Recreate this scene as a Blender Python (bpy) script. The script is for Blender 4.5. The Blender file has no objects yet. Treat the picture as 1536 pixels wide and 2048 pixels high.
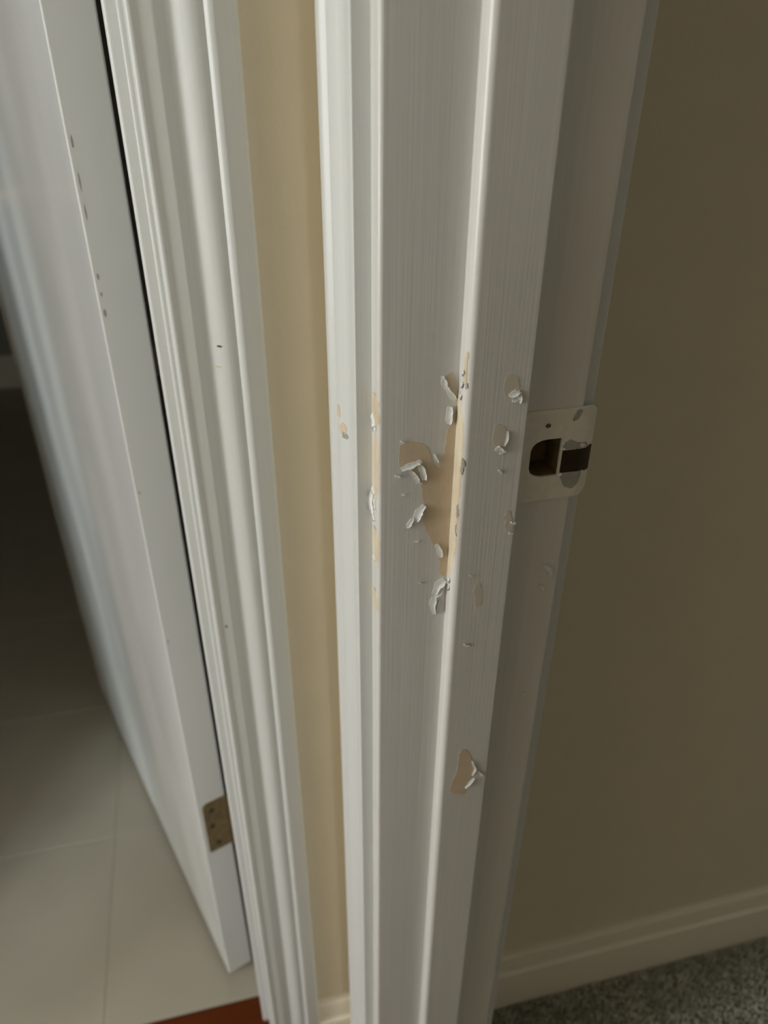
import bpy, bmesh, math, random
from mathutils import Vector, Matrix, noise

random.seed(7)
S = bpy.context.scene
C = S.collection

# ------------------------------------------------------------------ camera, world, light, exposure
H = 1.14                                     # eye height of the hand-held camera (metres)
cam_d = bpy.data.cameras.new('camera')
cam = bpy.data.objects.new('camera', cam_d); C.objects.link(cam); S.camera = cam
cam_d.sensor_fit = 'AUTO'; cam_d.sensor_width = 36.0; cam_d.lens = 26.895
cam_d.clip_start = 0.01; cam_d.clip_end = 50
R = Matrix(((0.971665, 0.121467, -0.202762), (-0.236295, 0.51945, -0.82118), (0.005578, 0.845824, 0.533434)))
cam.matrix_world = Matrix.Translation((0, 0, H)) @ R.to_4x4()
cam_d.dof.use_dof = True; cam_d.dof.focus_distance = 0.43; cam_d.dof.aperture_fstop = 6.5

w = bpy.data.worlds.new('daylight'); S.world = w; w.use_nodes = True
w.node_tree.nodes['Background'].inputs[0].default_value = (0.75, 0.86, 1.0, 1)
w.node_tree.nodes['Background'].inputs[1].default_value = 1.0

def area(name, loc, direction, sx, sy, power, color):
    d = bpy.data.lights.new(name, 'AREA'); d.shape = 'RECTANGLE'; d.size = sx; d.size_y = sy
    d.energy = power; d.color = color
    o = bpy.data.objects.new(name, d); C.objects.link(o)
    o.location = loc; o.rotation_euler = Vector(direction).to_track_quat('-Z', 'Y').to_euler()
    return o
area('hall_window_daylight', (-2.60, 0.0, 1.15), (1, 0.1, -0.02), 0.6, 1.6, 36, (0.95, 0.99, 1.0))
area('room_window_daylight', (-2.60, -1.58, 1.40), (1, 0.9, -0.05), 0.5, 1.3, 58, (0.94, 0.98, 1.0))
area('side_door_fill', (-2.40, -2.15, 1.40), (0.6, 1, -0.05), 0.35, 1.3, 40, (0.74, 0.91, 1.0))  # added cool fill for the open door's face; solid wall behind, no window
area('hall_end_fill', (0.0, -2.15, 1.3), (0, 1, 0), 0.16, 1.5, 5.2, (0.92, 0.98, 1.0))  # added fill for casing and door edge, stands before a closed wall
area('bedroom_side_fill', (2.55, -0.6, 0.9), (-1, 0, 0), 1.0, 1.2, 2.4, (0.98, 0.98, 0.90))  # added fill to lift the dim bedroom; no window in this wall
area('bedroom_near_fill', (1.5, -2.1, 1.0), (0, 1, -0.2), 1.0, 1.2, 1.3, (1.0, 0.98, 0.90))  # second added bedroom fill; neither window nor curtain exists here

S.view_settings.view_transform = 'Standard'; S.view_settings.look = 'None'
S.view_settings.exposure = 0.0; S.view_settings.gamma = 1.0
S.view_settings.use_curve_mapping = False

# ------------------------------------------------------------------ materials
def mat(name, col, rough=0.5, metal=0.0, spec=0.5, var=0.0, var_scale=20.0, bump=0.0, bump_scale=(40, 40, 40), bump2=0.0, bump2_scale=(200, 200, 200), col2=None, coat=0.0):
    m = bpy.data.materials.new(name); m.use_nodes = True
    nt = m.node_tree; b = nt.nodes['Principled BSDF']
    b.inputs['Roughness'].default_value = rough; b.inputs['Metallic'].default_value = metal
    b.inputs['Specular IOR Level'].default_value = spec; b.inputs['Coat Weight'].default_value = coat
    tc = nt.nodes.new('ShaderNodeTexCoord')
    def nz(scale, detail=4):
        if max(scale) < 15: detail = 0.5
        mp = nt.nodes.new('ShaderNodeMapping'); mp.inputs['Scale'].default_value = scale
        n = nt.nodes.new('ShaderNodeTexNoise'); n.inputs['Scale'].default_value = 1.0; n.inputs['Detail'].default_value = detail
        nt.links.new(tc.outputs['Object'], mp.inputs['Vector']); nt.links.new(mp.outputs['Vector'], n.inputs['Vector'])
        return n
    if var or col2:
        n = nz((var_scale,) * 3 if not isinstance(var_scale, tuple) else var_scale)
        r = nt.nodes.new('ShaderNodeValToRGB')
        c2 = col2 or tuple(c * (1 - var) for c in col)
        r.color_ramp.elements[0].position = 0.35; r.color_ramp.elements[1].position = 0.65
        r.color_ramp.elements[0].color = (*c2, 1); r.color_ramp.elements[1].color = (*col, 1)
        nt.links.new(n.outputs['Fac'], r.inputs['Fac']); nt.links.new(r.outputs['Color'], b.inputs['Base Color'])
    else:
        b.inputs['Base Color'].default_value = (*col, 1)
    prev = None
    for amt, sc in ((bump, bump_scale), (bump2, bump2_scale)):
        if amt:
            n = nz(sc); bp = nt.nodes.new('ShaderNodeBump'); bp.inputs['Strength'].default_value = 1.0
            bp.inputs['Distance'].default_value = amt
            nt.links.new(n.outputs['Fac'], bp.inputs['Height'])
            if prev: nt.links.new(prev.outputs['Normal'], bp.inputs['Normal'])
            prev = bp
    if prev: nt.links.new(prev.outputs['Normal'], b.inputs['Normal'])
    return m

WHITE = (0.705, 0.715, 0.69)
M = dict(
    trim=mat('brushed_white_paint', WHITE, 0.36, var=0.03, var_scale=(500, 500, 3), bump=0.00006, bump_scale=(900, 900, 6), bump2=0.0006, bump2_scale=(14, 14, 7)),
    jamb=mat('old_white_paint', (0.75, 0.735, 0.70), 0.24, var=0.05, var_scale=(700, 700, 4), bump=0.00010, bump_scale=(900, 900, 7), bump2=0.0006, bump2_scale=(16, 16, 6)),
    door=mat('glossy_white_door_paint', (0.76, 0.77, 0.75), 0.24, bump=0.00005, bump_scale=(500, 500, 12), bump2=0.016, bump2_scale=(7, 7, 2.4)),
    wall=mat('beige_wall_paint', (0.74, 0.66, 0.505), 0.75, var=0.02, var_scale=30, bump=0.00012, bump_scale=(350, 350, 350)),
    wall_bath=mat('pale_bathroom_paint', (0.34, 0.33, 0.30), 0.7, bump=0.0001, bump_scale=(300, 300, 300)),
    ceil=mat('ceiling_paint', (0.80, 0.79, 0.76), 0.9, bump=0.0003, bump_scale=(200, 200, 200)),
    base=mat('cream_baseboard_paint', (0.86, 0.80, 0.67), 0.5, bump=0.0001, bump_scale=(6, 600, 600)),
    bare=mat('bare_old_paint', (0.77, 0.68, 0.52), 0.5, col2=(0.70, 0.59, 0.43), var_scale=(160, 160, 60), bump=0.0002, bump_scale=(500, 500, 120)),
    faint=mat('faint_tan_undercoat', (0.70, 0.64, 0.54), 0.5, var=0.06, var_scale=90),
    tan=mat('tan_undercoat', (0.70, 0.57, 0.41), 0.65, var=0.08, var_scale=90, bump=0.0001, bump_scale=(400, 400, 200)),
    flake=mat('loose_white_paint', (0.82, 0.82, 0.79), 0.35, bump=0.0003, bump_scale=(500, 500, 500)),
    smear=mat('grey_worn_paint', (0.40, 0.38, 0.34), 0.5, var=0.15, var_scale=300),
    dark=mat('dark_scuff', (0.10, 0.09, 0.08), 0.7),
    strike=mat('painted_strike_plate', (0.80, 0.77, 0.68), 0.42, var=0.08, var_scale=150, bump=0.0003, bump_scale=(250, 250, 250)),
    worn=mat('worn_bronze', (0.055, 0.035, 0.02), 0.5, metal=0.6, var=0.3, var_scale=200),
    pocket=mat('raw_dark_wood', (0.20, 0.14, 0.06), 0.8, var=0.3, var_scale=120),
    hinge=mat('tarnished_brass', (0.27, 0.20, 0.09), 0.5, metal=0.55, var=0.35, var_scale=110, bump=0.0001, bump_scale=(300, 300, 300)),
    screw=mat('dark_brass_screw', (0.06, 0.045, 0.02), 0.6, metal=0.3),
    knob=mat('brass_knob', (0.55, 0.42, 0.2), 0.3, metal=1.0),
    tile=mat('beige_floor_tile', (0.45, 0.405, 0.32), 0.5, var=0.06, var_scale=9, bump=0.0002, bump_scale=(60, 60, 60)),
    grout=mat('beige_grout', (0.42, 0.375, 0.295), 0.9),
    wood=mat('red_brown_wood', (0.125, 0.026, 0.004), 0.65, spec=0.12, col2=(0.095, 0.019, 0.003), var_scale=(3, 60, 60), bump=0.0001, bump_scale=(5, 200, 200)),
    carpet=mat('grey_beige_carpet', (0.68, 0.66, 0.56), 0.95, spec=0.1, var=0.4, var_scale=60),
    carpet_base=mat('carpet_backing', (0.30, 0.29, 0.24), 0.95, spec=0.1),
)

# ------------------------------------------------------------------ helpers
def finish(name, me, m, parent=None, smooth=False, angle=30):
    if smooth:
        me.shade_smooth(); me.set_sharp_from_angle(angle=math.radians(angle))
    me.materials.append(m)
    o = bpy.data.objects.new(name, me); C.objects.link(o)
    if smooth and angle < 70:
        wn = o.modifiers.new('weighted_normals', 'WEIGHTED_NORMAL'); wn.weight = 100; wn.keep_sharp = True
    if parent: o.parent = parent
    return o

def obj(name, bm, m, parent=None, smooth=False, angle=30):
    me = bpy.data.meshes.new(name)
    bmesh.ops.recalc_face_normals(bm, faces=bm.faces[:])
    bm.to_mesh(me); bm.free()
    return finish(name, me, m, parent, smooth, angle)

def box(bm, x0, x1, y0, y1, z0, z1):
    v = [bm.verts.new(p) for p in ((x0, y0, z0), (x1, y0, z0), (x1, y1, z0), (x0, y1, z0), (x0, y0, z1), (x1, y0, z1), (x1, y1, z1), (x0, y1, z1))]
    for f in ((0, 3, 2, 1), (4, 5, 6, 7), (0, 1, 5, 4), (1, 2, 6, 5), (2, 3, 7, 6), (3, 0, 4, 7)):
        bm.faces.new([v[i] for i in f])

def prism(bm, pts, fn, a, b):
    """Closed outline pts (p, q) swept from a to b; fn(p, q, t) gives the point."""
    A = [bm.verts.new(fn(p, q, a)) for p, q in pts]; B = [bm.verts.new(fn(p, q, b)) for p, q in pts]
    n = len(pts)
    for i in range(n):
        bm.faces.new((A[i], A[(i + 1) % n], B[(i + 1) % n], B[i]))
    bm.faces.new(A); bm.faces.new(B[::-1])

def arc(cx, cy, r, a0, a1, n=6):
    return [(cx + r * math.cos(math.radians(a0 + (a1 - a0) * i / n)), cy + r * math.sin(math.radians(a0 + (a1 - a0) * i / n))) for i in range(n + 1)]

def tag(o, label=None, cat=None, kind=None, group=None):
    if label: o['label'] = label
    if cat: o['category'] = cat
    if kind: o['kind'] = kind
    if group: o['group'] = group
    return o

def empty(name, loc=(0, 0, 0)):
    o = bpy.data.objects.new(name, None); C.objects.link(o); o.location = loc; o.empty_display_size = 0.05
    return o

def child(o, root):
    """parent o (built in world coordinates) under root without moving it"""
    o.parent = root; o.matrix_parent_inverse = Matrix.Translation(root.location).inverted()
    return o

# ------------------------------------------------------------------ key dimensions (metres)
WALL_Y, WALL_BACK = 0.485, 0.600             # wall across the hall end: faces towards the camera / the bathroom
HALL_X, BED_X = 0.0840, 0.2025               # wall on the right: hall face / bedroom face
JAMB_Y = 0.355                               # face of the bedroom door jamb
NEAR_Y = -0.355                              # the opposite jamb of the same doorway
STOP_Y, STOP_X0, STOP_X1 = 0.344, 0.1275, 0.1639
BJ_X, BJ_L = -0.0225, -0.6925                # bathroom doorway: right and left jamb faces
HEAD = 2.04
CEIL = 2.42

# ------------------------------------------------------------------ walls, ceiling
bm = bmesh.new()
box(bm, -2.65, BJ_L - 0.019, WALL_Y, WALL_BACK, 0, CEIL)
box(bm, BJ_X + 0.019, 2.6, WALL_Y, WALL_BACK, 0, CEIL)
box(bm, BJ_L - 0.019, BJ_X + 0.019, WALL_Y, WALL_BACK, HEAD + 0.019, CEIL)
tag(obj('wall_far', bm, M['wall']), 'beige painted wall behind both door frames, seen between them and through the opening', 'wall', 'structure')
bm = bmesh.new()
box(bm, HALL_X, BED_X, JAMB_Y + 0.019, WALL_Y, 0, CEIL)
box(bm, HALL_X, BED_X, -2.2, NEAR_Y - 0.019, 0, CEIL)
box(bm, HALL_X, BED_X, NEAR_Y - 0.019, JAMB_Y + 0.019, HEAD + 0.019, CEIL)
tag(obj('wall_right', bm, M['wall']), 'beige wall that the peeling bedroom door frame is set in', 'wall', 'structure')
bm = bmesh.new()
box(bm, -2.77, -2.65, -2.3, WALL_BACK, 0, 0.75); box(bm, -2.77, -2.65, -2.3, WALL_BACK, 2.15, CEIL)
box(bm, -2.77, -2.65, -2.3, -1.40, 0.75, 2.15); box(bm, -2.77, -2.65, 0.35, WALL_BACK, 0.75, 2.15)
tag(obj('wall_left', bm, M['wall']), 'beige hall wall with the window opening', 'wall', 'structure')
bm = bmesh.new(); box(bm, -2.77, 2.72, -2.3, -2.2, 0, CEIL)
tag(obj('wall_near', bm, M['wall']), 'beige wall at the near end of hall and bedroom', 'wall', 'structure')
bm = bmesh.new(); box(bm, 2.6, 2.72, -2.2, WALL_BACK, 0, CEIL)
tag(obj('wall_bedroom_side', bm, M['wall']), 'beige side wall of the dim bedroom', 'wall', 'structure')
bm = bmesh.new(); box(bm, -1.75, 0.62, 2.93, 3.03, 0, CEIL)
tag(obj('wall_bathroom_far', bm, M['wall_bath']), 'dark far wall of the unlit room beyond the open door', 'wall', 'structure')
bm = bmesh.new(); box(bm, -1.75, -1.65, WALL_BACK, 2.93, 0, CEIL)
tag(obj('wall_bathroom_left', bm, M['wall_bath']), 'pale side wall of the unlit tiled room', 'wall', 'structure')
bm = bmesh.new(); box(bm, 0.5, 0.62, WALL_BACK, 2.93, 0, CEIL)
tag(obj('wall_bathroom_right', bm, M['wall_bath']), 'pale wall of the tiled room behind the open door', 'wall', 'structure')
bm = bmesh.new(); box(bm, -2.77, 2.72, -2.3, 3.03, CEIL, CEIL + 0.1)
tag(obj('ceiling', bm, M['ceil']), 'flat white ceiling over hall and rooms', 'ceiling', 'structure')

bm = bmesh.new(); box(bm, -0.90, -0.42, -0.85, -0.12, 0, CEIL); box(bm, -0.90, -0.80, -2.2, -0.85, 0, CEIL)  # added out-of-view block: keeps slanting daylight off the jamb, casing stays lit
tag(obj('light_blocker', bm, M['wall']), 'unseen beige block added left of the hall to shade the bedroom jamb', 'wall', 'structure')

# hall window (behind the camera's left shoulder, gives the daylight)
win = tag(empty('window_1', (-2.71, -0.52, 0.75)), 'white framed hall window facing the doors', 'window', 'structure')
bm = bmesh.new()
for a in ((-1.40, -1.35, 0.75, 2.15), (0.30, 0.35, 0.75, 2.15), (-0.45, -0.35, 0.75, 2.15), (-1.35, 0.30, 0.75, 0.80), (-1.35, 0.30, 2.10, 2.15)):
    box(bm, -2.74, -2.68, *a)
child(obj('window_frame', bm, M['trim']), win)

# ------------------------------------------------------------------ floors
def floor_slab(name, rect, z, m, label):
    bm = bmesh.new(); box(bm, rect[0], rect[1], rect[2], rect[3], -0.06, z)
    return tag(obj(name, bm, m), label, 'floor', 'structure')

TH = 0.567                                   # line where the tiles meet the wood in the doorway
tf = floor_slab('tiled_floor', (-1.75, 0.62, TH, 3.03), -0.0009, M['grout'], 'beige tiled floor of the room beyond the open white door')
T = 0.305; G = 0.002
bm = bmesh.new()
q = 0.0006
box(bm, G / 2, T - G / 2, G / 2, T - G / 2, -0.008, -q)
v = [bm.verts.new(p) for p in ((G / 2 + q, G / 2 + q, 0), (T - G / 2 - q, G / 2 + q, 0), (T - G / 2 - q, T - G / 2 - q, 0), (G / 2 + q, T - G / 2 - q, 0))]
bm.verts.ensure_lookup_table()
top = [f for f in bm.faces if all(abs(x.co.z + q) < 1e-6 for x in f.verts)][0]
ring = sorted(top.verts, key=lambda x: math.atan2(x.co.y - T / 2, x.co.x - T / 2)); v.sort(key=lambda x: math.atan2(x.co.y - T / 2, x.co.x - T / 2))
bm.faces.remove(top); bm.faces.new(v)
for i in range(4): bm.faces.new((ring[i], ring[(i + 1) % 4], v[(i + 1) % 4], v[i]))
t0 = None
for i in range(-5, 2):
    for j in range(0, 8):
        x, y = -0.242 + i * T, TH + j * T
        if y + T > 3.02 or x < -1.75 or x + T > 0.6: continue
        if t0 is None: t0 = o = obj('tile', bm, M['tile'], tf)
        else: o = t0.copy(); C.objects.link(o)
        o.location = (x, y, random.uniform(-0.0002, 0.0002))

pf = floor_slab('plank_floor', (-2.77, HALL_X + 0.05, -2.3, TH), -0.003, M['wood'], 'red-brown wooden hall floor showing at the foot of the casing')
PW = 0.083
bm = bmesh.new(); e = 0.001
prism(bm, [(0.0006, -0.012), (PW - 0.0006, -0.012), (PW - 0.0006, -e), (PW - 0.0016, 0), (0.0016, 0), (0.0006, -e)], lambda p, r, t: (t, p, r), 0.0, 0.8985)
p0 = None
for j in range(8):
    y = TH - (j + 1) * PW
    off = random.uniform(0, 0.5)
    for i in range(2 if j else 1):
        if p0 is None: p0 = o = obj('plank', bm, M['wood'], pf)
        else: o = p0.copy(); C.objects.link(o)
        o.location = (-0.72 if j == 0 else -1.72 + off * 0 + i * 0.9, y, 0)

cf = floor_slab('carpet_floor', (HALL_X + 0.05, 2.72, -2.3, WALL_Y), -0.002, M['carpet_base'], 'grey-beige carpeted bedroom floor below the cream baseboard')
vs, fs = [], []
y = 0.10
while y < 0.470:
    x = 0.150
    while x < 0.86:
        px, py = x + random.uniform(-.002, .002), min(y + random.uniform(-.002, .002), 0.4695)
        h = random.uniform(.004, .008); r = random.uniform(.0017, .0027); a = random.uniform(0, 6.28)
        dx, dy = random.uniform(-.002, .002), random.uniform(-.002, .001)
        b = len(vs)
        for k in range(4):
            vs.append((px + r * math.cos(a + k * 1.571), py + r * math.sin(a + k * 1.571), -0.002))
        for k in range(4):
            vs.append((px + dx * .6 + r * .8 * math.cos(a + .5 + k * 1.571), py + dy * .6 + r * .8 * math.sin(a + .5 + k * 1.571), h * .7))
        vs.append((px + dx, py + dy, h))
        for k in range(4):
            k2 = (k + 1) % 4
            fs += [(b + k, b + k2, b + 4 + k2, b + 4 + k), (b + 4 + k, b + 4 + k2, b + 8)]
        x += 0.0042
    y += 0.0042
me = bpy.data.meshes.new('carpet_pile'); me.from_pydata(vs, [], fs)
tag(finish('carpet_pile', me, M['carpet'], cf, True, 80), None, None, 'stuff')

# ------------------------------------------------------------------ baseboards
BB = [(0, 0.1214), (0.005, 0.1214), (0.0075, 0.1195), (0.0088, 0.1155), (0.0092, 0.098), (0.0082, 0.091), (0.0080, 0.087), (0.0095, 0.0845), (0.0122, 0.0825), (0.0130, 0.079), (0.0130, 0), (0, 0)]
def baseboard(name, x0, x1, yw, label, sgn=-1):
    bm = bmesh.new(); prism(bm, BB, lambda p, r, t: (t, yw + sgn * p, r), x0, x1)
    return tag(obj(name, bm, M['base'], None, True, 40), label, 'baseboard', 'structure')
baseboard('baseboard_right', BED_X, 2.6, WALL_Y, 'cream moulded baseboard running along the carpet through the opening')
baseboard('baseboard_middle', 0.0383, HALL_X, WALL_Y, 'short cream baseboard piece between the two door casings')
baseboard('baseboard_bathroom', -1.65, 0.5, 2.93, 'shaded baseboard at the far end of the unlit tiled room')

# ------------------------------------------------------------------ casing profile (s across, t out of the wall), millimetres
CAS = [(0, 0), (0, 8.2), (0.25, 8.7), (1.0, 9.1), (2.6, 9.2), (4.2, 8.8), (5.2, 8.1), (5.7, 7.7), (6.4, 7.7), (10, 8.1), (13.5, 8.4), (15.0, 8.3), (17.5, 7.4),
       (20.0, 6.6), (22.0, 6.5), (24, 7.2), (26.5, 8.9), (29.5, 10.9), (32.0, 12.1), (34.0, 12.6), (36.5, 12.5), (38.6, 12.0), (39.6, 11.9), (40.6, 12.8),
       (42.0, 14.3), (43.2, 15.1), (45, 15.2), (53.5, 14.5), (55.4, 14.0), (56.6, 13.0), (57, 11.8), (57, 0)]
CAS1 = [(0, 0), (0, 5.2), (0.4, 7.0), (1.5, 8.4), (3.0, 9.0), (4.2, 8.7)] + CAS[6:-7] + [(45, 15.1), (54.0, 13.2), (55.6, 12.6), (56.6, 11.6), (57, 10.2), (57, 0)]
CAS, CAS1 = [[(a / 1000, b / 1000) for a, b in c] for c in (CAS, CAS1)]

# ------------------------------------------------------------------ bathroom door frame (trim_2)
t2 = tag(empty('trim_2', (-0.0225, WALL_Y, 0)), 'clean white moulded door frame beside the open door with the brass hinge', 'door frame', 'structure')
x0 = -0.0188
bm = bmesh.new(); prism(bm, CAS1, lambda p, r, t: (x0 + p, WALL_Y - r, t), 0, HEAD + 0.06)
cas1 = child(obj('casing', bm, M['trim'], None, True, 38), t2)
xl = BJ_L - 0.0037
bm = bmesh.new(); prism(bm, CAS1, lambda p, r, t: (xl - p, WALL_Y - r, t), 0, HEAD + 0.06)
child(obj('casing', bm, M['trim'], None, True, 38), t2)
bm = bmesh.new(); prism(bm, CAS1, lambda p, r, t: (t, WALL_Y - r, HEAD + 0.004 + p), xl, x0)
child(obj('head_casing', bm, M['trim'], None, True, 38), t2)
rj = lambda: arc(0.002, 0.002, 0.002, 180, 270, 4) + arc(0.113, 0.002, 0.002, 270, 360, 4)
def jamb_profile():   # (depth along the wall thickness, outwards): rounded front edges
    return [(0, 0.019), (0.0, 0.002)] + arc(0.002, 0.002, 0.002, 180, 270, 4) + arc(0.113, 0.002, 0.002, 270, 360, 4) + [(0.115, 0.019)]
bm = bmesh.new(); prism(bm, jamb_profile(), lambda p, r, t: (BJ_X + r, WALL_Y + p, t), 0, HEAD)
child(obj('jamb', bm, M['trim'], None, True, 40), t2)
bm = bmesh.new(); prism(bm, jamb_profile(), lambda p, r, t: (BJ_L - r, WALL_Y + p, t), 0, HEAD)
child(obj('jamb', bm, M['trim'], None, True, 40), t2)
bm = bmesh.new(); prism(bm, jamb_profile(), lambda p, r, t: (t, WALL_Y + p, HEAD + r), BJ_L - 0.019, BJ_X + 0.019)
child(obj('head_jamb', bm, M['trim'], None, True, 40), t2)
def stop_profile(r=0.003):
    return [(0, 0)] + arc(r, 0.0100 - r, r, 180, 90, 5) + arc(0.030 - 0.001, 0.0100 - 0.001, 0.001, 90, 0, 3) + [(0.030, 0)]
bm = bmesh.new(); prism(bm, stop_profile(), lambda p, r, t: (BJ_X - r, 0.533 + p, t), 0, HEAD)
child(obj('door_stop', bm, M['trim'], None, True, 40), t2)
bm = bmesh.new(); prism(bm, stop_profile(), lambda p, r, t: (BJ_L + r, 0.533 + p, t), 0, HEAD)
child(obj('door_stop', bm, M['trim'], None, True, 40), t2)

# ------------------------------------------------------------------ bedroom door frame (trim_1)
t1 = tag(empty('trim_1', (HALL_X, JAMB_Y, 0)), 'white door frame with chipped, peeling paint along its stop, holding the strike plate', 'door frame', 'structure')
HZ0, HZ1 = 0.9205, 0.9455                    # latch hole in the jamb
HX0, HX1 = 0.1725, 0.1915
left = [(HALL_X, JAMB_Y + 0.019)] + arc(HALL_X + 0.0025, JAMB_Y + 0.0025, 0.0025, 180, 270, 5)
right = arc(BED_X - 0.0015, JAMB_Y + 0.0015, 0.0015, 270, 360, 4) + [(BED_X, JAMB_Y + 0.019)]
bm = bmesh.new()
ident = lambda p, r, t: (p, r, t)
prism(bm, left + right, ident, 0, HZ0)
prism(bm, left + right, ident, HZ1, HEAD)
prism(bm, left + [(HX0, JAMB_Y), (HX0, JAMB_Y + 0.019)], ident, HZ0, HZ1)
prism(bm, [(HX1, JAMB_Y)] + right + [(HX1, JAMB_Y + 0.019)], ident, HZ0, HZ1)
jamb = child(obj('jamb', bm, M['jamb'], None, True, 40), t1)
bm = bmesh.new(); prism(bm, left + right, lambda p, r, t: (p, NEAR_Y + JAMB_Y - r, t), 0, HEAD)
child(obj('jamb', bm, M['jamb'], None, True, 40), t1)
bm = bmesh.new(); box(bm, HALL_X, BED_X, NEAR_Y - 0.019, JAMB_Y + 0.019, HEAD, HEAD + 0.019)
child(obj('head_jamb', bm, M['jamb']), t1)
NR = 0.0042
nose = arc(STOP_X0 + NR, STOP_Y + NR, NR, 180, 270, 10)
sp = [(STOP_X0, JAMB_Y)] + nose + arc(STOP_X1 - 0.0012, STOP_Y + 0.0012, 0.0012, 270, 360, 4) + [(STOP_X1, JAMB_Y)]
bm = bmesh.new(); prism(bm, sp, ident, 0, HEAD - 0.011)
stop = child(obj('door_stop', bm, M['jamb'], None, True, 40), t1)
bm = bmesh.new(); prism(bm, sp, lambda p, r, t: (p, NEAR_Y + JAMB_Y - r, t), 0, HEAD - 0.011)
child(obj('door_stop', bm, M['jamb'], None, True, 40), t1)
bm = bmesh.new(); box(bm, STOP_X0, STOP_X1, NEAR_Y, JAMB_Y, HEAD - 0.011, HEAD)
child(obj('head_stop', bm, M['jamb']), t1)
CY = 0.3693                                  # inner edge of the hall-side casing
bm = bmesh.new(); prism(bm, CAS, lambda p, r, t: (HALL_X - r, CY + p, t), 0, HEAD + 0.06)
cas2 = child(obj('casing', bm, M['trim'], None, True, 38), t1)
bm = bmesh.new(); prism(bm, CAS, lambda p, r, t: (HALL_X - r, NEAR_Y - 0.0143 - p, t), 0, HEAD + 0.06)
child(obj('casing', bm, M['trim'], None, True, 38), t1)
bm = bmesh.new(); prism(bm, CAS, lambda p, r, t: (HALL_X - r, t, HEAD + 0.004 + p), NEAR_Y - 0.0143, CY)
child(obj('head_casing', bm, M['trim'], None, True, 38), t1)
bm = bmesh.new(); prism(bm, CAS, lambda p, r, t: (BED_X + r, JAMB_Y + 0.0058 + p, t), 0, HEAD + 0.06)
child(obj('bedroom_casing', bm, M['trim'], None, True, 38), t1)
bm = bmesh.new(); prism(bm, CAS, lambda p, r, t: (BED_X + r, NEAR_Y - 0.0058 - p, t), 0, HEAD + 0.06)
child(obj('bedroom_casing', bm, M['trim'], None, True, 38), t1)

# ------------------------------------------------------------------ chipped paint: bare patches and loose flakes, sub-parts of jamb and stop
def sub(o, part):
    """third level: o was built in world coordinates, its part sits at the root's inverse"""
    o.parent = part; o.matrix_parent_inverse = Matrix.Translation((0, 0, 0))
    return o

def jag(pts, amp, step):
    out = []
    n = len(pts)
    for i in range(n):
        a, b = Vector(pts[i]), Vector(pts[(i + 1) % n]); L = (b - a).length; k = max(1, int(L / step))
        d = (b - a) / max(L, 1e-6); nr = Vector((-d.y, d.x))
        for j in range(k):
            p = a.lerp(b, j / k)
            if j: p = p + nr * random.uniform(-amp, amp)
            out.append((p.x, p.y))
    return out

def soften(pts):
    out = []
    for i in range(len(pts)):
        a, b = Vector(pts[i]), Vector(pts[(i + 1) % len(pts)])
        out += [a.lerp(b, 0.22), a.lerp(b, 0.78)]
    return out

def patch(part, y, pts_mm, m, name='bare_patch', th=0.00015, amp=0.0004, step=0.0015, rim=True):
    pts = jag(soften([(a / 1000, b / 1000) for a, b in pts_mm]), amp, step)
    bm = bmesh.new()
    A = [bm.verts.new((p, y - th, r)) for p, r in pts]
    f = bm.faces.new(A)
    r = bmesh.ops.extrude_face_region(bm, geom=[f])
    for v in r['geom']:
        if isinstance(v, bmesh.types.BMVert): v.co.y = y + 0.0001
    bmesh.ops.triangulate(bm, faces=bm.faces[:])
    return sub(obj(name, bm, m), part)

def flake(part, pts, width, lift, to3, name='paint_flake'):
    """curled ribbon of loose paint: attached along one side, its other side lifted off the surface.
    pts in mm on the surface, to3(a, b, out) maps surface mm + distance out of it to the world"""
    P = [Vector(p) for p in pts]
    Q = []
    for i in range(len(P) - 1):
        for j in range(4): Q.append(P[i].lerp(P[i + 1], j / 4))
    Q.append(P[-1])
    n = len(Q); K = 5; width *= 1.25
    dd = P[-1] - P[0]; side = 1 if -dd.y > 0 else -1          # loose side away from the window light
    bm = bmesh.new(); rows = []
    for i, q in enumerate(Q):
        d = (Q[min(i + 1, n - 1)] - Q[max(i - 1, 0)]).normalized(); nr = Vector((-d.y, d.x)) * side
        u = i / (n - 1); wloc = width * (0.45 + 0.55 * math.sin(math.pi * (0.12 + 0.76 * u))) * random.uniform(0.65, 1.3)
        l = lift * (0.5 + 0.5 * math.sin(math.pi * u)) * random.uniform(0.75, 1.2)
        row = []
        for k in range(K):
            t = k / (K - 1)
            a = math.pi * 0.62 * t
            pt = q + nr * (wloc * (math.sin(a) / math.sin(math.pi * 0.5) - 0.5)) + Vector((random.uniform(-.2, .2), random.uniform(-.2, .2)))
            row.append((pt, 0.12 + l * (1 - math.cos(a)) / 1.37))
        rows.append(row)
    top = [[bm.verts.new(to3(p.x, p.y, o + 0.28)) for p, o in r] for r in rows]
    bot = [[bm.verts.new(to3(p.x, p.y, max(o - 0.05, -0.05))) for p, o in r] for r in rows]
    for i in range(n - 1):
        for k in range(K - 1):
            bm.faces.new((top[i][k], top[i + 1][k], top[i + 1][k + 1], top[i][k + 1]))
            bm.faces.new((bot[i][k], bot[i][k + 1], bot[i + 1][k + 1], bot[i + 1][k]))
        bm.faces.new((top[i][0], bot[i][0], bot[i + 1][0], top[i + 1][0]))
        bm.faces.new((top[i][-1], top[i + 1][-1], bot[i + 1][-1], bot[i][-1]))
    bm.faces.new([v for v in top[0]] + [v for v in bot[0]][::-1]); bm.faces.new([v for v in top[-1]][::-1] + [v for v in bot[-1]])
    return sub(obj(name, bm, M['flake'], None, True, 50), part)

onY = lambda y: (lambda a, b, o: (a / 1000, y - o / 1000, b / 1000))

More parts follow.
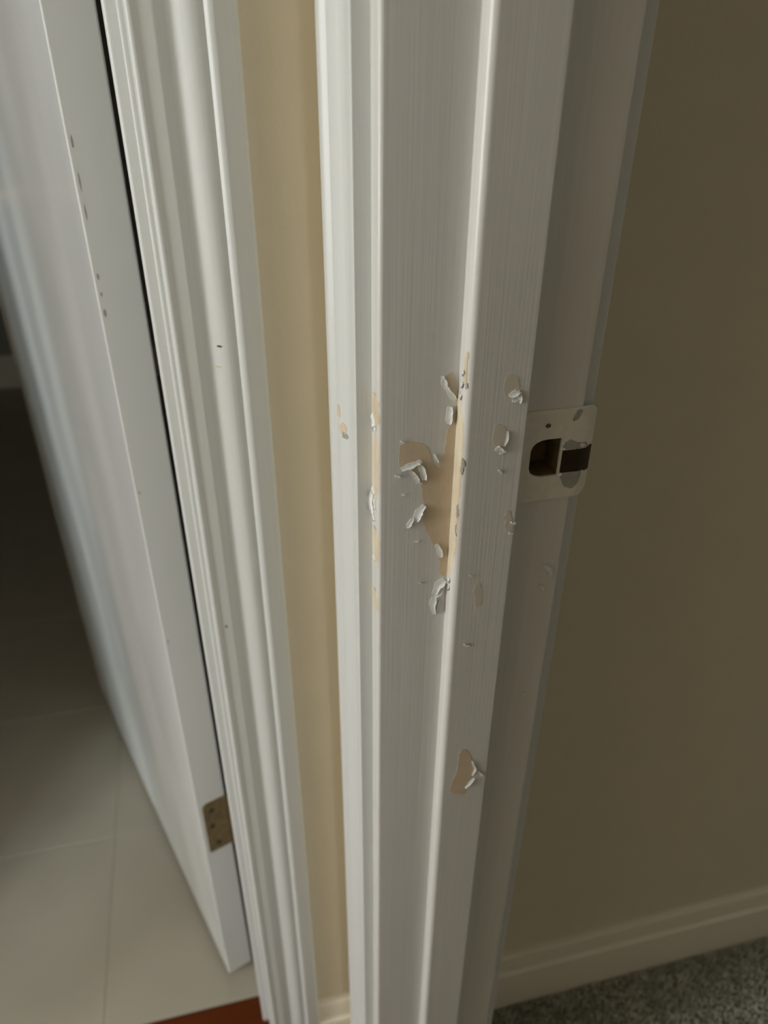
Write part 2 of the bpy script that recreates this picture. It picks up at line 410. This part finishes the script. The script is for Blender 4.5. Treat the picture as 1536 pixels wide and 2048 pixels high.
J_PATCH = [
 [(96.3, 951.7), (106.0, 951.8), (112.1, 948.1), (115.1, 937.8), (119.6, 933.4), (121.5, 943.3), (122.3, 954.5), (124.0, 960.3), (125.1, 965.5), (126.8, 969.7), (127.45, 944.4), (127.45, 912.2), (127.45, 877.4), (127.45, 855.8), (121.7, 861.0), (122.9, 869.4), (117.6, 883.4), (111.0, 896.4), (112.3, 909.9), (110.1, 914.2), (109.3, 922.6), (106.7, 930.3), (100.8, 935.8), (95.7, 938.0), (95.8, 946.3)],
 [(120.3, 989.2), (124.5, 990.5), (127.3, 976.8), (124.8, 975.9), (122.0, 982.4)]]
F_PATCH = [
 [(149.0, 989.9), (155.0, 990.4), (157.5, 982.5), (155.1, 978.2), (150.8, 976.9), (147.9, 983.7)],
 [(144.8, 963.2), (151.7, 961.3), (153.1, 952.7), (150.7, 948.2), (144.8, 950.1)],
 [(140.7, 709.7), (147.4, 708.9), (152.9, 690.5), (152.7, 676.3), (149.6, 671.6), (148.5, 658.3), (134.9, 664.7), (137.6, 678.4), (140.6, 685.8)],
 [(155.8, 907.0), (160.0, 907.1), (162.7, 890.1), (157.7, 893.0)],
 [(140.6, 856.4), (146.0, 857.3), (148.0, 839.5), (143.2, 838.5)]]
J_FLAKE = [([(97.1, 935.6), (102.8, 937.8), (108.7, 939.5)], 2.2, 1.6), ([(106.7, 938.8), (109.5, 933.1), (110.3, 927.3)], 3.0, 2.4), ([(102.3, 934.7), (105.2, 930.5), (107.7, 926.3)], 2.0, 1.0), ([(106.0, 925.9), (109.8, 925.1)], 1.6, 1.2), ([(93.5, 932.6), (96.6, 930.6)], 2.0, 1.4), ([(96.2, 953.2), (98.8, 951.7)], 1.2, 0.8), ([(111.4, 910.7), (108.0, 907.2), (106.1, 900.6)], 3.0, 2.2), ([(104.8, 902.9), (102.5, 899.1), (101.4, 896.8)], 1.8, 1.2), ([(97.7, 919.2), (100.3, 919.2)], 1.2, 0.6), ([(105.9, 886.3), (108.9, 886.6)], 1.2, 0.6), ([(109.3, 855.6), (112.1, 854.3)], 1.0, 0.6), ([(118.1, 988.3), (120.0, 982.6), (123.6, 977.2), (126.3, 974.1)], 2.6, 1.6), ([(123.1, 970.9), (122.9, 965.1), (123.1, 960.4)], 2.8, 2.2), ([(115.7, 943.0), (118.3, 937.4)], 1.2, 0.8), ([(119.5, 882.4), (121.5, 878.5), (122.8, 872.4)], 2.6, 1.4), ([(126.1, 855.3), (122.1, 852.2), (119.9, 844.8)], 3.6, 2.4), ([(124.9, 848.6), (122.4, 845.1), (119.9, 843.2)], 2.4, 1.6), ([(119.9, 843.2), (118.9, 836.3), (120.5, 828.7)], 3.2, 1.8), ([(124.0, 839.3), (123.1, 830.6)], 2.0, 1.0),
 ([(191.8, 854.9), (195.3, 852.0), (197.8, 846.0)], 2.4, 1.4), ([(190.9, 840.0), (194.4, 834.5)], 1.6, 0.8), ([(187.5, 744.7), (192.4, 741.6)], 1.6, 0.8)]
F_FLAKE = [([(151.7, 978.5), (154.4, 980.0), (157.6, 980.8)], 2.2, 1.8), ([(153.7, 975.5), (157.0, 976.3)], 1.8, 1.0), ([(157.7, 980.2), (157.8, 974.0)], 1.8, 1.4), ([(147.2, 948.6), (149.6, 947.7), (151.6, 945.0)], 3.0, 1.8), ([(153.2, 958.1), (153.1, 953.4), (152.0, 949.2)], 0.8, 0.6), ([(149.6, 934.7), (152.2, 932.4)], 1.0, 0.5), ([(160.5, 898.7), (163.9, 897.4)], 1.8, 2.6), ([(160.0, 891.9), (163.2, 890.7)], 2.0, 2.0), ([(137.9, 809.6), (141.4, 807.2)], 2.0, 1.2), ([(151.4, 695.2), (154.3, 685.7), (152.5, 679.6)], 1.2, 0.8), ([(148.0, 666.5), (151.5, 672.2), (154.3, 675.8)], 1.2, 0.9), ([(156.9, 682.8), (161.3, 676.0)], 1.6, 1.2), ([(137.5, 864.5), (139.5, 863.4)], 0.8, 0.4)]
for k, p in enumerate(J_PATCH): patch(jamb, JAMB_Y, p, M['tan'])
for k, p in enumerate(F_PATCH): patch(stop, STOP_Y, p, M['tan' if k == 2 else 'faint'], amp=0.0006)
for f in J_FLAKE: flake(jamb, *f, onY(JAMB_Y))
for f in F_FLAKE: flake(stop, *f, onY(STOP_Y))

# bare strip over the stop's rounded edge: follows the profile, ragged on both sides
side_path = [Vector((STOP_X0, JAMB_Y - 0.0001)), Vector((STOP_X0, STOP_Y + NR + 0.003))] + [Vector(p) for p in nose]
def along(path, u):
    L = [0]
    for i in range(len(path) - 1): L.append(L[-1] + (path[i + 1] - path[i]).length)
    s = u * L[-1]
    for i in range(len(path) - 1):
        if s <= L[i + 1] + 1e-9:
            p = path[i].lerp(path[i + 1], (s - L[i]) / (L[i + 1] - L[i])); d = (path[i + 1] - path[i]).normalized()
            return p, Vector((d.y, -d.x))
    return path[-1], Vector((0, -1))
def ragged_strip(part, path, z0, z1, lo, hi, m, seed, out_sign=1, th=0.00022, name='bare_strip'):
    bm = bmesh.new(); rows = []; n = int((z1 - z0) / 0.0008); K = 12
    for i in range(n + 1):
        z = z0 + (z1 - z0) * i / n
        a = lo((z - z0) / (z1 - z0)) + 0.10 * noise.noise((z * 160, seed, 0)) + 0.04 * noise.noise((z * 900, seed, 3))
        b = hi((z - z0) / (z1 - z0)) + 0.10 * noise.noise((z * 160, seed, 9)) + 0.05 * noise.noise((z * 900, seed, 5))
        a = max(0.0, min(0.99, a)); b = max(a + 0.005, min(1.0, b))
        row = []
        for k in range(K + 1):
            p, nr = along(path, a + (b - a) * k / K)
            o = th if 0 < k < K else 0.00002
            row.append(bm.verts.new((p.x + out_sign * nr.x * o, p.y + out_sign * nr.y * o, z)))
        rows.append(row)
    for i in range(n):
        for k in range(K): bm.faces.new((rows[i][k], rows[i][k + 1], rows[i + 1][k + 1], rows[i + 1][k]))
    return sub(obj(name, bm, m, None, True, 60), part)
taper = lambda lo, hi: (lambda u: lo + (hi - lo) * min(1, u * 6, (1 - u) * 6))
ragged_strip(stop, side_path, 0.858, 0.979, lambda u: 0.0, lambda u: 0.35 + 0.42 * min(1, u * 5, (1 - u) * 7), M['bare'], 1.3)
ragged_strip(stop, side_path, 0.984, 1.004, taper(0.62, 0.5), taper(0.66, 0.72), M['tan'], 4.1)
# grey scuffs on the bare edge
for (z0, z1, a, b) in ((0.934, 0.944, .70, .84), (0.905, 0.915, .66, .74), (0.893, 0.901, .64, .72), (0.984, 0.9875, .62, .8)):
    ragged_strip(stop, side_path, z0, z1, taper(a + .06, a), taper(b - .06, b), M['smear'], z0 * 77, th=0.0004, name='grey_scuff')
# flakes that stand on the rounded edge
for (z, u, wd, l) in ((0.992, .55, 2.0, 1.2), (0.985, .5, 2.4, 1.2), (0.978, .45, 2.0, 1.0), (0.858, .4, 3.0, 1.6), (0.852, .42, 2.2, 1.6)):
    p, nr = along(side_path, u)
    tan_ = Vector((-nr.y, nr.x))
    flake(stop, [(-1.2, z * 1000 - 1.5), (0.6, z * 1000 + 1.5)], wd, l, lambda a, b, o, p=p, nr=nr, t=tan_: (p.x + t.x * a / 1000 + nr.x * o / 1000, p.y + t.y * a / 1000 + nr.y * o / 1000, b / 1000))

# peeled strip along the hall edge of the jamb, beside the casing
edge_path = [Vector((HALL_X, JAMB_Y + 0.0135)), Vector((HALL_X, JAMB_Y + 0.0025))] + [Vector(p) for p in arc(HALL_X + 0.0025, JAMB_Y + 0.0025, 0.0025, 180, 255, 5)]
for (z0, z1, m, s) in ((0.961, 0.979, M['tan'], 2.2), (0.915, 0.958, M['bare'], 3.7), (0.871, 0.895, M['bare'], 5.9), (0.835, 0.850, M['bare'], 8.8)):
    ragged_strip(jamb, edge_path, z0, z1, taper(0.30, 0.02), taper(0.65, 0.95), m, s)
onX = lambda x: (lambda a, b, o: (x - o / 1000, a / 1000, b / 1000))
for f in [([(366, 966), (362, 962.5), (360, 958)], 3.2, 1.8), ([(359, 961), (362, 956)], 2.0, 1.4), ([(367, 920), (361, 918.5)], 2.6, 1.6), ([(366.5, 917), (367.5, 909), (365.5, 902)], 2.6, 2.4), ([(366, 902), (361, 900.5)], 2.0, 1.6), ([(362, 915), (361, 908)], 1.4, 1.2), ([(365, 874), (361, 872)], 1.4, .8)]:
    flake(jamb, *f, onX(HALL_X))
# small tan chips on the casing's face and its outer band
def dab(part, pts3, m, name='bare_patch'):
    bm = bmesh.new(); bm.faces.new([bm.verts.new(p) for p in pts3]); return sub(obj(name, bm, m), part)
def chip_prism(part, pts, fn, m, name='bare_patch', th=0.0003):
    bm = bmesh.new(); prism(bm, jag(pts, 0.0003, 0.0012), fn, -0.0001, th); return sub(obj(name, bm, m), part)
def cas_t(s):
    for (a, ta), (b, tb) in zip(CAS[1:-2], CAS[2:-1]):
        if a <= s <= b: return ta + (tb - ta) * (s - a) / max(b - a, 1e-9)
    return 0.015
for (yc, zc, hw, hh, m) in ((0.402, 0.9520, .0022, .0045, 'tan'), (0.3985, 0.9425, .0030, .0042, 'tan'), (0.397, 0.9385, .0022, .0026, 'smear')):
    pts = [(yc + hw * math.cos(a * .785) * random.uniform(.7, 1.1), zc + hh * math.sin(a * .785) * random.uniform(.7, 1.1)) for a in range(8)]
    chip_prism(cas2, pts, lambda p, r, t: (HALL_X - cas_t(p - CY) - t, p, r), M[m])
# two little scratches on the casing beside the open door
def cas1_chip(xc, zc, hw, hh, m):
    pts = [(xc + hw * math.cos(a * .785), zc + hh * math.sin(a * .785)) for a in range(8)]
    chip_prism(cas1, pts, lambda p, r, t: (p, WALL_Y - cas_t(p - x0) - t, r), M[m], 'scuff_mark')
cas1_chip(0.0096, 0.9705, .0016, .0007, 'dark'); cas1_chip(0.0075, 0.9565, .0020, .0006, 'tan'); cas1_chip(-0.0095, 0.742, .0012, .0015, 'smear')

# ------------------------------------------------------------------ strike plate (a thing screwed to the jamb)
st = tag(empty('strike_plate', (0.19, JAMB_Y, 0.905)), 'paint-smeared metal strike plate with a latch hole, set in the bedroom door jamb', 'strike plate', 'thing')
ZB, ZT = 0.9050, 0.9630
XA, XE = STOP_X1 + 0.0006, 0.2118
def plate_y(x):                               # flat, then the lip bends back past the jamb edge
    d = max(0, x - (BED_X - 0.0012)); return JAMB_Y - 0.0016 + d * d * 28
def rounded_z(x):
    d = max(0, x - (XE - 0.0062)); r = 0.0062
    k = r - math.sqrt(max(0, r * r - d * d)); return ZB + k * 1.0, ZT - k * 0.75
bm = bmesh.new()
xs = [XA, 0.1680, HX0] + [HX0 + 0.009 * (1 - math.cos(math.radians(a))) for a in (30, 50, 70, 90)] + [0.1845, 0.188, HX1 - 0.0006] + [HX1 + i * (XE - HX1) / 22 for i in range(1, 23)]
def holez(x):                                 # D-shaped hole, round towards the stop
    if x < HX0 or x > HX1 - 0.0005: return None
    c = (HZ0 + HZ1) / 2; hh = (HZ1 - HZ0) / 2 - 0.0004
    if x < HX0 + 0.009: hh *= math.sqrt(max(0, 1 - ((HX0 + 0.009 - x) / 0.009) ** 2)) * .55 + .45
    return c - hh, c + hh
def quad(bm, a): bm.faces.new([bm.verts.new(p) for p in a])
TH_ = 0.0016
for a, b in zip(xs[:-1], xs[1:]):
    za, zb = rounded_z(a), rounded_z(b)
    mid = (a + b) / 2; hm = holez(mid)
    spans = [((za[0], za[1]), (zb[0], zb[1]))]
    if hm:
        ha = holez(max(a, HX0 + 1e-6)) or hm; hb = holez(min(b, HX1 - 0.0007)) or hm
        spans = [((za[0], ha[0]), (zb[0], hb[0])), ((ha[1], za[1]), (hb[1], zb[1]))]
    for (a0, a1), (b0, b1) in spans:
        ya, yb = plate_y(a), plate_y(b)
        f = [(a, ya, a0), (b, yb, b0), (b, yb, b1), (a, ya, a1)]
        g = [(x, y + TH_ - 0.0001, z) for x, y, z in f]
        quad(bm, f); quad(bm, g[::-1])
        for i in range(4): quad(bm, [f[i], f[(i + 1) % 4], g[(i + 1) % 4], g[i]])
bmesh.ops.remove_doubles(bm, verts=bm.verts[:], dist=1e-5)
child(obj('plate', bm, M['strike'], None, True, 35), st)
# latch pocket behind the hole: open-fronted box
bm = bmesh.new()
for bx_ in ((HX0, HX0 + .0004, JAMB_Y + .0005, JAMB_Y + .0185, HZ0, HZ1), (HX1 - .0004, HX1, JAMB_Y + .0005, JAMB_Y + .0185, HZ0, HZ1), (HX0, HX1, JAMB_Y + .0005, JAMB_Y + .0185, HZ0, HZ0 + .0004), (HX0, HX1, JAMB_Y + .0005, JAMB_Y + .0185, HZ1 - .0004, HZ1), (HX0, HX1, JAMB_Y + .0175, JAMB_Y + .0185, HZ0, HZ1)):
    box(bm, *bx_)
tag(child(obj('latch_pocket', bm, M['pocket']), st), 'dark wood pocket behind the latch hole')
def on_plate(pts, m, name, lift, amp=0.0003, label=None):
    """thin worn layer that follows the plate's bend; outline in mm"""
    pts = jag([(a / 1000, b / 1000) for a, b in pts], amp, 0.0012)
    bm = bmesh.new()
    A = [bm.verts.new((x, plate_y(x) - lift, z)) for x, z in pts]; B = [bm.verts.new((x, plate_y(x) + 0.0003, z)) for x, z in pts]
    n = len(pts)
    bm.faces.new(A)
    for i in range(n): bm.faces.new((A[i], A[(i + 1) % n], B[(i + 1) % n], B[i]))
    bmesh.ops.triangulate(bm, faces=bm.faces[:])
    o = child(obj(name, bm, m), st)
    if label: o['label'] = label
    return o
def worn_grid(z0, z1, xa, xb, m, name, lift, label):
    bm = bmesh.new(); n = 16; rows = []
    for i in range(n + 1):
        x = xa + (xb - xa) * i / n
        lo = z0 + 0.0004 * noise.noise((x * 700, 1, 0)) - (0.0008 if i > n - 4 else 0); hi = z1 + 0.0004 * noise.noise((x * 700, 7, 0)) + (0.0010 if i > n - 3 else 0)
        rows.append([bm.verts.new((x, plate_y(x) - lift, lo)), bm.verts.new((x, plate_y(x) - lift, hi)), bm.verts.new((x, plate_y(x) + .0002, hi)), bm.verts.new((x, plate_y(x) + .0002, lo))])
    for i in range(n):
        for k in range(4): bm.faces.new((rows[i][k], rows[i + 1][k], rows[i + 1][(k + 1) % 4], rows[i][(k + 1) % 4]))
    bm.faces.new(rows[0]); bm.faces.new(rows[-1][::-1])
    o = child(obj(name, bm, m), st); o['label'] = label
worn_grid(0.9222, 0.9368, 0.1922, XE - 0.0002, M['worn'], 'worn_strip', 0.00025, 'dark bronze strip rubbed bare by the latch')
on_plate([(190.6, 937.2), (193, 941.5), (196, 943.6), (201, 941.2), (207, 940.4), (208.5, 938.2), (200, 937.2)], M['smear'], 'paint_smear', 0.0003)
on_plate([(192.6, 921.6), (206.5, 922.2), (206, 917), (204.5, 913.2), (201.5, 910.6), (199, 911.4), (196.5, 912.6), (194.4, 916)], M['smear'], 'paint_smear', 0.0003)
on_plate([(196.2, 955.0), (199.0, 956.4), (201.0, 961.5), (198.4, 962.0), (196.4, 958.6)], M['smear'], 'paint_smear', 0.0003)
for (xc, zc, r) in ((0.1812, 0.9538, 0.0016), (0.1812, 0.9128, 0.0014)):
    bm = bmesh.new()
    prism(bm, [(xc + r * math.cos(a * .524), zc + r * .8 * math.sin(a * .524)) for a in range(12)], lambda p, q_, t: (p, JAMB_Y - 0.0016 + t, q_), -0.0004, 0.0006)
    child(obj('screw', bm, M['dark'] if zc > .93 else M['strike'], None, True, 40), st)

# paint flakes at the hole's edge
for pts, wd, l in (([(190.6, 938.5), (193.6, 937.8)], 1.8, 0.9), ([(190.8, 921.2), (193.6, 921.8)], 1.4, 0.7)):
    f = flake(st, pts, wd, l, onY(JAMB_Y - 0.0016)); child(f, st)

# ------------------------------------------------------------------ door_1: the open white door
d_ = Vector((-0.3245, 0.9459)); e_ = Vector((0.9459, 0.3245))     # along its width / across its thickness
P1 = Vector((-0.0726, 0.6006))
dr = tag(empty('door_1', (P1.x, P1.y, 0.011)), 'plain white door standing open into the dark tiled room, brass hinge on its edge', 'door', 'structure')
dr.rotation_euler = (0, 0, math.atan2(e_.y, e_.x))              # local x across thickness, local y along width
DW, DT, DH = 0.660, 0.035, 2.02
bm = bmesh.new()
outline = arc(0.0015, 0.0015, 0.0015, 180, 270, 4) + arc(DT - 0.0025, 0.0025, 0.0025, 270, 360, 4) + arc(DT - 0.0025, DW - 0.0025, 0.0025, 0, 90, 4) + arc(0.0025, DW - 0.0025, 0.0025, 90, 180, 4)
prism(bm, outline, ident, 0, DH)
leafd = obj('door_leaf', bm, M['door'], dr, True, 40)
def hinge(z):
    bm = bmesh.new(); hw, hh, r = 0.031, 0.0885, 0.006
    x1 = 0.0368; xa = x1 - hw
    pts = [(x1, z), (x1, z + hh)] + arc(xa + r, z + hh - r, r, 90, 180, 5) + arc(xa + 0.002, z + 0.002, 0.002, 180, 270, 3)
    prism(bm, pts, lambda p, q_, t: (p, t, q_), -0.0012, 0.0006)
    hl = obj('hinge_leaf', bm, M['hinge'], dr, True, 40); hl['label'] = 'tarnished brass hinge leaf'
    bm = bmesh.new()
    for k in range(5):
        a, b = z + k * hh / 5 + .0004, z + (k + 1) * hh / 5 - .0004
        prism(bm, [(0.0405 + .0055 * math.cos(i * .5236), -0.002 + .0055 * math.sin(i * .5236)) for i in range(12)], ident, a, b)
    obj('hinge_knuckle', bm, M['hinge'], hl, True, 40)
    for (xs_, zs) in ((0.016, .074), (0.0135, .046), (0.018, .013)):
        bm = bmesh.new()
        prism(bm, [(xs_ + .0034 * math.cos(i * .524), z + zs + .0034 * math.sin(i * .524)) for i in range(12)], lambda p, q_, t: (p, t, q_), -0.0016, -0.001)
        obj('screw', bm, M['screw'], hl)
    return hl
hinge(0.2765); hinge(1.72)
bm = bmesh.new(); prof = [(0.0, .032), (0.006, .032), (0.009, .014), (0.028, .012), (0.036, .022), (0.046, .028), (0.056, .024), (0.062, .010), (0.0625, .0005)]
rings = []
for x, r in prof: rings.append([bm.verts.new((-x, DW - 0.06 + r * math.cos(a * math.pi / 12), 0.94 + r * math.sin(a * math.pi / 12))) for a in range(24)])
for a, b in zip(rings[:-1], rings[1:]):
    for k in range(24): bm.faces.new((a[k], a[(k + 1) % 24], b[(k + 1) % 24], b[k]))
bm.faces.new(rings[0]); bm.faces.new(rings[-1])
obj('door_knob', bm, M['knob'], dr, True, 40)
# dark scuffs along the door's hinge-side corner
for (z, hw, hh) in ((1.075, .0008, .004), (1.05, .0006, .006), (1.03, .0006, .005), (0.985, .0008, .003), (0.972, .0008, .002), (0.958, .0012, .003), (0.80, .0007, .002), (0.63, .0006, .003)):
    bm = bmesh.new(); z -= 0.011
    prism(bm, [(0.0035 + hw * math.cos(a * .785), z + hh * math.sin(a * .785) * random.uniform(.7, 1.2)) for a in range(8)], lambda p, q_, t: (p, t, q_), -0.0002, 0.0004)
    obj('scuff_mark', bm, M['smear'], leafd)
